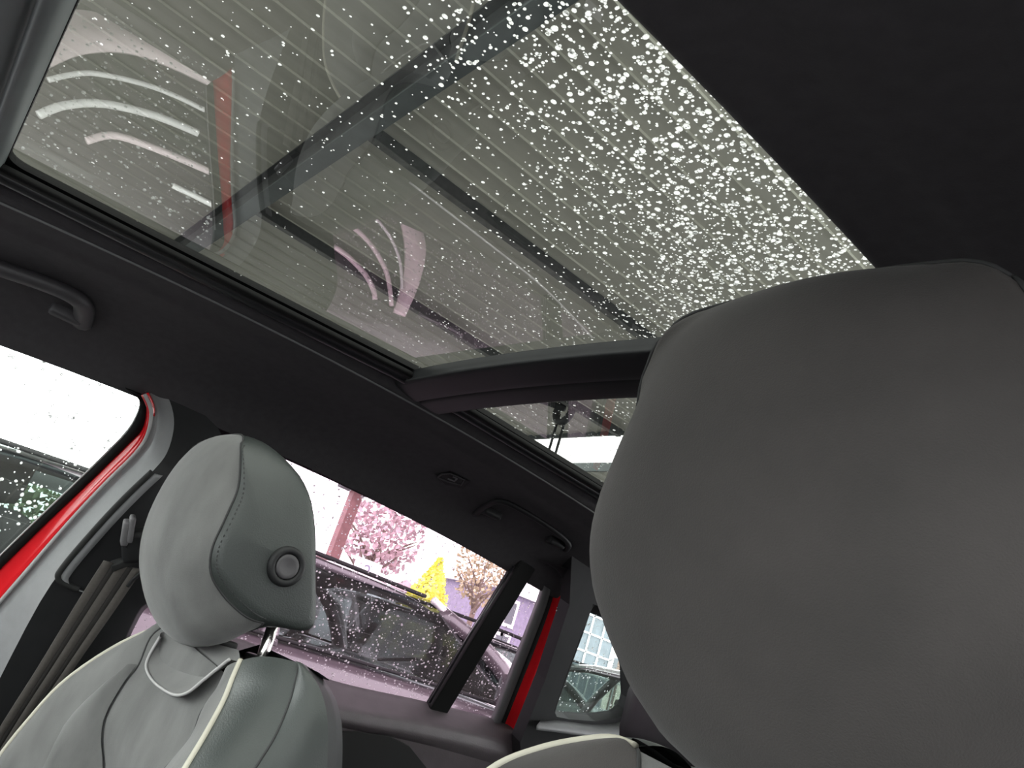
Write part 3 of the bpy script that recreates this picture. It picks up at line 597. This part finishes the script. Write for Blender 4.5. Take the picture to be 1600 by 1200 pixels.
# parked cars -------------------------------------------------------------
def parked_car(label, loc, rz, paint, g, wheels=True, extras=None, rack=False):
    """local frame: nose towards +y. g: greenhouse stations"""
    root = empty('parked_car', loc); root.rotation_euler = (0, 0, rz); S(root, label, 'car', group='parked cars')
    hw, belt, roof, yr, yra, yrf, yw, yn = g['hw'], g['belt'], g['roof'], g['tail'], g['roof_r'], g['roof_f'], g['ws'], g['nose']
    st = [(yr, .82, belt-.12), (yr+.10, .92, belt-.02), (yr+.5, .985, belt), (-.9, 1, belt), (0, 1, belt-.005), (yw-.1, 1, belt-.02), (yw+.35, .985, belt-.06), (yn-.35, .94, belt-.14), (yn-.10, .86, belt-.24), (yn, .76, belt-.34)]
    cs = cr([(a, b, c) for a, b, c in st], 40); rows = []
    for p in cs:
        y, w, zt = p.x, hw*p.y, p.z
        half = [(.93, .24), (.985, .34), (1.0, .52), (.995, .66), (1.0, .72), (.985, .86), (.95, zt-.03), (.90, zt), (.5, zt+.015), (0, zt+.02)]
        sec = [Vector((a*w, y, z)) for a, z in half]+[Vector((-a*w, y, z)) for a, z in half[-2::-1]]
        rows.append(sec)
    V, Fs = grid(rows); n = len(rows[0]); Fs += [tuple(range(n))[::-1], tuple(range(len(V)-n, len(V)))]
    body = put('body', fixn(pyd('body', V, Fs)), paint, root)
    rw = hw*.66
    rr = []
    for y, w, z in ((yra-.05, .90, roof-.07), (yra+.15, .96, roof-.015), ((yra+yrf)/2, 1, roof), (yrf-.25, .98, roof-.010), (yrf, .94, roof-.045)):
        rr.append([Vector((a*rw*w, y, z-.05*abs(a)**3)) for a in (-1, -.93, -.6, 0, .6, .93, 1)])
    rr = [list(c) for c in zip(*[cr(c, 16) for c in zip(*rr)])]
    V, Fs = grid(rr); o = put('roof', fixn(pyd('roof', V, Fs)), paint, root); md = o.modifiers.new('s', 'SOLIDIFY'); md.thickness = .03
    for s in (-1, 1):
        bx = s*hw*.90; tx = s*rw*.95; zt = roof-.05
        ys_b = [yra-.35, yra+.55, (yra+yrf)/2+.12, yw]; ys_t = [yra, yra+.62, (yra+yrf)/2+.12, yrf]
        for i in range(4):
            zz = zt-(.03 if i in (0, 3) else 0)
            pil = tube('pillar', [(bx, ys_b[i], belt-.02), ((bx+tx)/2+s*.02, (ys_b[i]+ys_t[i])/2+(.02 if i == 3 else 0), (belt+zt)/2+.01), (tx, ys_t[i], zz)], .035 if i else .06, paint, root, 8, 8)
        for i in range(3):
            q = [Vector((bx, ys_b[i], belt)), Vector((bx, ys_b[i+1], belt)), Vector((tx, ys_t[i+1], zt)), Vector((tx, ys_t[i], zt))]
            put('side_window', fixn(pyd('side_window', q, [(0, 1, 2, 3)])), MO['carglass'], root, False)
        tube('window_trim', [(bx+s*.012, ys_b[0], belt+.01), (bx+s*.012, 0, belt+.012), (bx+s*.012, yw, belt+.0)], .006, g.get('trim', MO['tyre']), root, 6, 20)
        tube('roof_trim', [(tx+s*.02, ys_t[0], zt+.0), (tx+s*.022, (yra+yrf)/2, zt+.02), (tx+s*.02, yrf-.10, zt+.008)], .008, MO['tyre'], root, 6, 20)
        tube('pillar_trim', [(tx+s*.02, yrf-.06, zt+.006), (tx+s*.035, yrf+.16, zt-.08), ((bx+tx)/2+s*.045, (yw+yrf)/2+.10, (belt+zt)/2), (bx+s*.02, yw+.04, belt)], g.get('arc', .010), MO['silver'], root, 6, 40)
        tube('sill_strip', [(s*hw*.99, yr+.6, .30), (s*hw*1.0, 0, .28), (s*hw*.99, yn-.9, .30)], .012, MO['silver'], root, 6, 12)
        m = box('door_mirror', (s*(hw+.07), yw-.22, belt+.06), (.20, .10, .13), paint, root, .03, smooth=True)
        for yy in (-.45, .45): tube('door_handle', [(s*hw*1.0, yy, .86), (s*(hw+.03), yy+.05, .865), (s*(hw+.03), yy+.15, .865), (s*hw*1.0, yy+.2, .86)], .011, paint, root, 6, 10)
        for yy in (-1.33*abs(yr)/2.1, 1.33*abs(yn)/2.1):
            V2 = []; rows = []
            for r, x in ((.01, .06), (.20, .05), (.225, .075), (.235, .09), (.30, .10), (.335, .085), (.335, -.10)):
                rows.append([Vector((s*(hw-.10+x), yy+r*math.cos(2*math.pi*j/28), .335+r*math.sin(2*math.pi*j/28))) for j in range(28)])
            V2, F2 = grid(rows[3:], True); put('tyre', fixn(pyd('tyre', V2, F2)), MO['tyre'], root)
            V2, F2 = grid(rows[:4], True); put('wheel_rim', fixn(pyd('wheel_rim', V2, F2)), MO['alloy'], root)
            tube('wheel_arch', [(s*(hw*1.0), yy+.38*math.cos(a), .335+.38*math.sin(a)) for a in [math.pi*i/12 for i in range(13)]], .022, MO['tyre'], root, 6)
        box('tail_lamp', (s*hw*.74, yr+.06, belt-.18), (.26, .14, .14), MO['lampred'], root, .03, smooth=True)
        box('head_lamp', (s*hw*.66, yn-.10, belt-.40), (.28, .18, .12), MO['lampw'], root, .03, smooth=True)
        # front and rear seats seen through the glass
        for yy in (yw-1.15, yw-1.95):
            box('seat_back', (s*.36, yy, belt+.02), (.46, .14, .22), MO['inter'], root, .05, smooth=True)
            box('seat_headrest', (s*.36, yy-.03, belt+.22), (.26, .10, .16), MO['inter'], root, .04, smooth=True)
    put('windscreen', fixn(pyd('windscreen', [(-hw*.88, yw+.03, belt), (hw*.88, yw+.03, belt), (rw*.9, yrf, roof-.06), (-rw*.9, yrf, roof-.06)], [(0, 1, 2, 3)])), MO['carglass'], root, False)
    put('rear_window', fixn(pyd('rear_window', [(-hw*.85, yra-.38, belt), (hw*.85, yra-.38, belt), (rw*.9, yra-.03, roof-.07), (-rw*.9, yra-.03, roof-.07)], [(0, 1, 2, 3)])), MO['carglass'], root, False)
    a = [i*math.pi/12 for i in range(24)]
    tube('steering_wheel', [(-.36+.18*math.cos(q), yw-.62-.05*math.sin(q), belt+.05+.17*math.sin(q)) for q in a], .016, MO['inter'], root, 6, closed=True)
    for s in (-1, 1): tube('wiper', [(s*.55, yw+.10, belt-.005), (s*.1, yw-.02, belt+.05), (-.0+s*.02, yw-.03, belt+.06)], .009, MO['tyre'], root, 6, 8)
    for s in (-.5, -.2, .2, .5): tube('bonnet_crease', [(s*hw*1.1, yw+.12, belt-.035), (s*hw*1.0, yw+.5, belt-.05), (s*hw*.8, yn-.3, belt-.135)], .010, MO['silver'] if g.get('hoodshine') else paint, root, 6, 12)  # graphite car: sky reflected on the bonnet is put into silver creases
    if rack:
        for s in (-1, 1): tube('roof_rail', [(s*rw*.86, yra+.2, roof-.01), (s*rw*.88, yra+.3, roof+.05), (s*rw*.88, yrf-.3, roof+.05), (s*rw*.86, yrf-.2, roof-.02)], .016, MO['tyre'], root, 6, 16)
    if extras: extras(root)
    return root
# reflections in the glass roof show the flank of the next car: find where the mirrored lines of sight meet it
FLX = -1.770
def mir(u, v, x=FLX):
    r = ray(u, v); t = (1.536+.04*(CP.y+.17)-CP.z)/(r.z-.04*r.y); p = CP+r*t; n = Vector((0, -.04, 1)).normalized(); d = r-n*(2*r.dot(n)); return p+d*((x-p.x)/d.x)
def flank(root):  # bright highlights of the flank, put on as pale strips and bands
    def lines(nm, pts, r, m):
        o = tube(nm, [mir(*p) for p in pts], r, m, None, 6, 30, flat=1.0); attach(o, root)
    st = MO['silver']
    lines('side_highlight', [(75, 125), (110, 117), (150, 115), (220, 130), (270, 148), (320, 172)], .008, st)
    lines('side_highlight', [(60, 180), (100, 165), (160, 162), (240, 180), (310, 208)], .012, st)
    lines('side_highlight', [(135, 220), (180, 212), (250, 235), (328, 268)], .011, MO['pinkshine'])
    lines('side_highlight', [(270, 290), (300, 304), (332, 320)], .009, st)
    lines('side_highlight', [(150, -25), (190, 0), (250, 35), (315, 70)], .008, st)
    lines('side_highlight', [(533, 345), (560, 362), (585, 390), (605, 430), (612, 478)], .009, MO['pinkshine'])
    lines('side_highlight', [(565, 330), (590, 345), (612, 375), (625, 410), (628, 452)], .006, st)
    lines('side_highlight', [(522, 385), (545, 402), (570, 428), (583, 452), (586, 468)], .010, MO['pinkshine'])
    for A, B, mm in (([(90, 15), (155, 22), (240, 60), (330, 105)], [(50, 122), (130, 85), (220, 88), (330, 135)], 'pinkshine'), ([(598, 312), (620, 330), (632, 380), (630, 430), (615, 488)], [(612, 308), (648, 340), (664, 385), (655, 440), (632, 495)], 'pinkshine')):
        attach(loft('highlight_band', [[mir(*p, FLX-.004) for p in A], [mir(*p, FLX-.004) for p in B]], MO[mm], 24, None, thick=.012), root)
    attach(prism('blue_patch', [mir(*p, FLX-.002) for p in ((517, 312), (530, 318), (527, 342), (515, 335))], (-.01, 0, 0), MO['blue'], None), root)  # blue patch of the same roof reflection, set on the flank
G1 = dict(hw=.90, belt=1.11, roof=1.455, tail=-2.25, roof_r=-1.55, roof_f=.22, ws=.62, nose=2.0, hoodshine=True, arc=.016)
parked_car('graphite car with flank highlights put on as pale strips, parked right beside the rear door window', (-2.70, 1.34, 0), 0, MO['paint1'], G1, extras=flank)
G2 = dict(hw=.92, belt=1.02, roof=1.52, tail=-2.2, roof_r=-1.6, roof_f=.25, ws=.95, nose=2.2, arc=.022)
parked_car('black car with a bright window arc, second from the rear door', (-5.6, 4.6, 0), 0, MO['paint2'], G2, rack=True)
parked_car('dark car behind the bench, seen through the small quarter window', (-3.35, 5.6, 0), math.radians(4), MO['paint1'], dict(G2, arc=.03))

# trees, houses --------------------------------------------------------------
def tree(name, label, base, h, cr_r, trunk_h, leafm, nleaf, size, shape='round', bark='bark', tr=.12):
    root = empty(name, base); S(root, label, 'tree', group='trees behind the car park')
    tube('trunk', [(0, 0, 0), (.05, .03, trunk_h), (0, 0, h*.8)], [tr, tr*.8, tr*.4], MO[bark], root, 8, 8)
    for i in range(9):
        a = random.random()*6.28; z0 = trunk_h*.8+random.random()*(h-trunk_h)*.5
        tube('branch', [(0, 0, z0), (math.cos(a)*cr_r*.5, math.sin(a)*cr_r*.5, z0+h*.10), (math.cos(a)*cr_r*.85, math.sin(a)*cr_r*.85, z0+h*.16)], [tr*.4, tr*.25, tr*.1], MO[bark], root, 5, 5)
    V = []; Fs = []
    for i in range(nleaf):
        if shape == 'cone':
            t = random.random()**1.4; rr = cr_r*(1-t)*math.sqrt(random.random()); z = trunk_h+t*(h-trunk_h); a = random.random()*6.28; p = Vector((rr*math.cos(a), rr*math.sin(a), z))
        else:
            while True:
                q = Vector([random.uniform(-1, 1) for _ in range(3)])
                if q.length < 1: break
            p = Vector((q.x*cr_r, q.y*cr_r, trunk_h+(h-trunk_h)*(.5+.5*q.z)))
        a = Vector([random.gauss(0, 1) for _ in range(3)]).normalized()*size; b = a.orthogonal().normalized()*size*.6; o = len(V)
        V += [p-a, p+b, p+a, p-b]; Fs.append((o, o+1, o+2, o+3))
    put('foliage', pyd('foliage', V, Fs), MO[leafm], root, False, kind='stuff')
    return root
def far(u, v, x): return onx(u, v, x)
p = far(600, 830, -19); tree('broadleaf_tree', 'pale reddish tree beside the canopy column', (p.x, p.y, 0), p.z+1.3, 1.15, p.z-1.3, 'leafp', 900, .10)
p = far(668, 935, -20); tree('conifer_tree', 'bright yellow conical tree above the graphite car', (p.x, p.y, 0), far(675, 868, -20).z, 1.5, 1.0, 'leafy', 2200, .13, 'cone')
p = far(757, 890, -22); tree('bare_tree', 'sparse brown tree left of the slate house', (p.x, p.y, 0), p.z+1.2, 1.15, p.z-1.3, 'leafb', 800, .09)
p = far(978, 962, -24.6); tree('garden_tree', 'leafy green tree in front of the cream house', (p.x, p.y+.3, 0), p.z+1.0, 1.1, p.z-.8, 'leafg', 900, .14)
def house(name, label, c, rz, w, d, h1, h2, lower, upper, roofm, wins, gable=1.2, eav=.3):
    root = empty(name, c); root.rotation_euler = (0, 0, rz); S(root, label, 'house', group='houses behind the car park')
    box('lower_wall', (0, 0, h1/2), (w, d, h1), MO[lower], root); box('upper_wall', (0, 0, (h1+h2)/2), (w+.06, d+.06, h2-h1), MO[upper], root)
    prism('roof', [Vector((-w/2-eav, -d/2-eav, h2)), Vector((w/2+eav, -d/2-eav, h2)), Vector((w/2+eav, 0, h2+gable)), Vector((-w/2-eav, 0, h2+gable))][:0] or [Vector((-w/2-eav, -d/2-eav, h2)), Vector((-w/2-eav, d/2+eav, h2)), Vector((-w/2-eav, 0, h2+gable))], (w+2*eav, 0, 0), MO[roofm], root)
    for x, z, ww, hh in wins:
        f = box('window', (x, -d/2-.04, z), (ww+.3, .08, hh+.3), MO['frame'], root); box('pane', (x, -d/2-.07, z), (ww, .06, hh), MO['winglass'], f)
    return root
# slate house: its front faces the cars (towards +x)
HX = -28
A0, A1 = far(762, 990, HX), far(838, 985, HX); cy = (A0.y+A1.y)/2+.6; wy = A1.y-A0.y+1.2
zb, zt = far(800, 1010, HX).z, far(820, 935, HX).z; wn = far(796, 958, HX); w2p = far(786, 1001, HX); w3p = far(776, 999, HX)
def loc_y(p): return (p.y-cy)
house('slate_house', 'house with a violet slate upper floor above a white ground floor', (HX-3, cy, 0), math.pi/2, wy, 6, zb, zt, 'white', 'slate', 'white', [(loc_y(wn), wn.z, .45, .95), (loc_y(w2p), w2p.z, .35, .4), (loc_y(w3p), w3p.z, .35, .4)], .35)
B0, B1 = far(690, 955, -38), far(760, 960, -38)
house('small_house', 'low house with faded pink roof beside the yellow tree', (-40.6, (B0.y+B1.y)/2, 0), math.pi/2, B1.y-B0.y+2, 5, 1.5, far(720, 960, -38).z, 'white', 'white', 'pinkr', [(-1.0, 2.6, .7, .9), (1.3, 2.6, .7, .9)], 1.0)
C0, C1 = far(905, 1010, -30), far(1010, 1010, -30)
house('cream_house', 'cream house with a porch seen through the quarter window', (-33, (C0.y+C1.y)/2+3.0, 0), math.pi/2, 9, 6, 2.2, far(955, 985, -30).z, 'cream', 'cream', 'pinkr', [(-2.5, 3.4, .7, .9), (0, 3.4, .7, .9), (2.0, 3.4, .7, .9)], 1.2)
gt = empty('glazed_tower', (-29, far(920, 1000, -28).y, 0)); S(gt, 'blue-grey glazed building front beside the cream house', 'building')
gy = far(915, 1000, -28).y; gz = far(935, 958, -28).z
attach(box('wall', (-29, gy+.6, gz/2), (2, 3.0, gz), MO['bluegrey']), gt)
for i in range(4):
    attach(box('mullion', (-27.97, gy-.75+i*.9, gz*.72), (.06, .08, gz*.5), MO['frame']), gt)
    attach(box('transom', (-27.97, gy+.6, gz*.48+i*gz*.16), (.06, 3.0, .08), MO['frame']), gt)
wl2 = box('wall_outside', (-22.5, 26, .6), (.3, 22, 1.2), MO['white']); wl2.name = 'garden_wall'; S(wl2, 'low white garden wall in front of the houses', 'wall')
fy = far(940, 1035, -22).y
fn = empty('garden_fence', (-22, fy, 0)); S(fn, 'grey railing in front of the cream house', 'fence')
for z in (1.15, 2.25): attach(box('rail', (-22, fy, z), (.05, 6, .06), MO['fence']), fn)
for i in range(13): attach(box('post', (-22, fy-3+i*.5, 1.15), (.04, .04, 2.3), MO['fence']), fn)
sg = empty('parking_sign', far(572, 900, -17)); S(sg, 'white sign board with a dark figure 2', 'sign')
c = far(572, 893, -17); attach(box('board', (c.x, c.y, c.z), (.03, .75, .55), MO['white']), sg); attach(tube('post', [(c.x-.05, c.y, 0), (c.x-.05, c.y, c.z+.2)], .04, MO['steel'], None, 8), sg)
fc = bpy.data.curves.new('sign_figure', 'FONT'); fc.body = '2'; fc.size = .42; fc.extrude = .005; fc.align_x = 'CENTER'; fc.align_y = 'CENTER'
tmp = bpy.data.objects.new('tmp', fc); fme = bpy.data.meshes.new_from_object(tmp); bpy.data.objects.remove(tmp); fo = put('sign_figure', fme, MO['slate'], None, False); fo.location = (c.x+.02, c.y, c.z); fo.rotation_euler = (math.pi/2, 0, math.pi/2); attach(fo, sg)

hg = empty('garden_hedge', (-12.5, 1.0, 0)); S(hg, 'green hedge seen low through the front door window', 'hedge')
V = []; Fs = []
for i in range(3500):
    p = Vector((-12.5+random.uniform(-.35, .35), random.uniform(-1.5, 2.6), random.random()**.7*1.72)); a = Vector([random.gauss(0, 1) for _ in range(3)]).normalized()*.06; b = a.orthogonal().normalized()*.04; o = len(V)
    V += [p-a, p+b, p+a, p-b]; Fs.append((o, o+1, o+2, o+3))
attach(put('foliage', pyd('foliage', V, Fs), MO['leafg'], None, False, kind='stuff'), hg)
for i in range(6): attach(tube('stem', [(-12.5, -1.2+i*.7, 0), (-12.5, -1.1+i*.7, 1.3)], .03, MO['bark'], None, 6), hg)
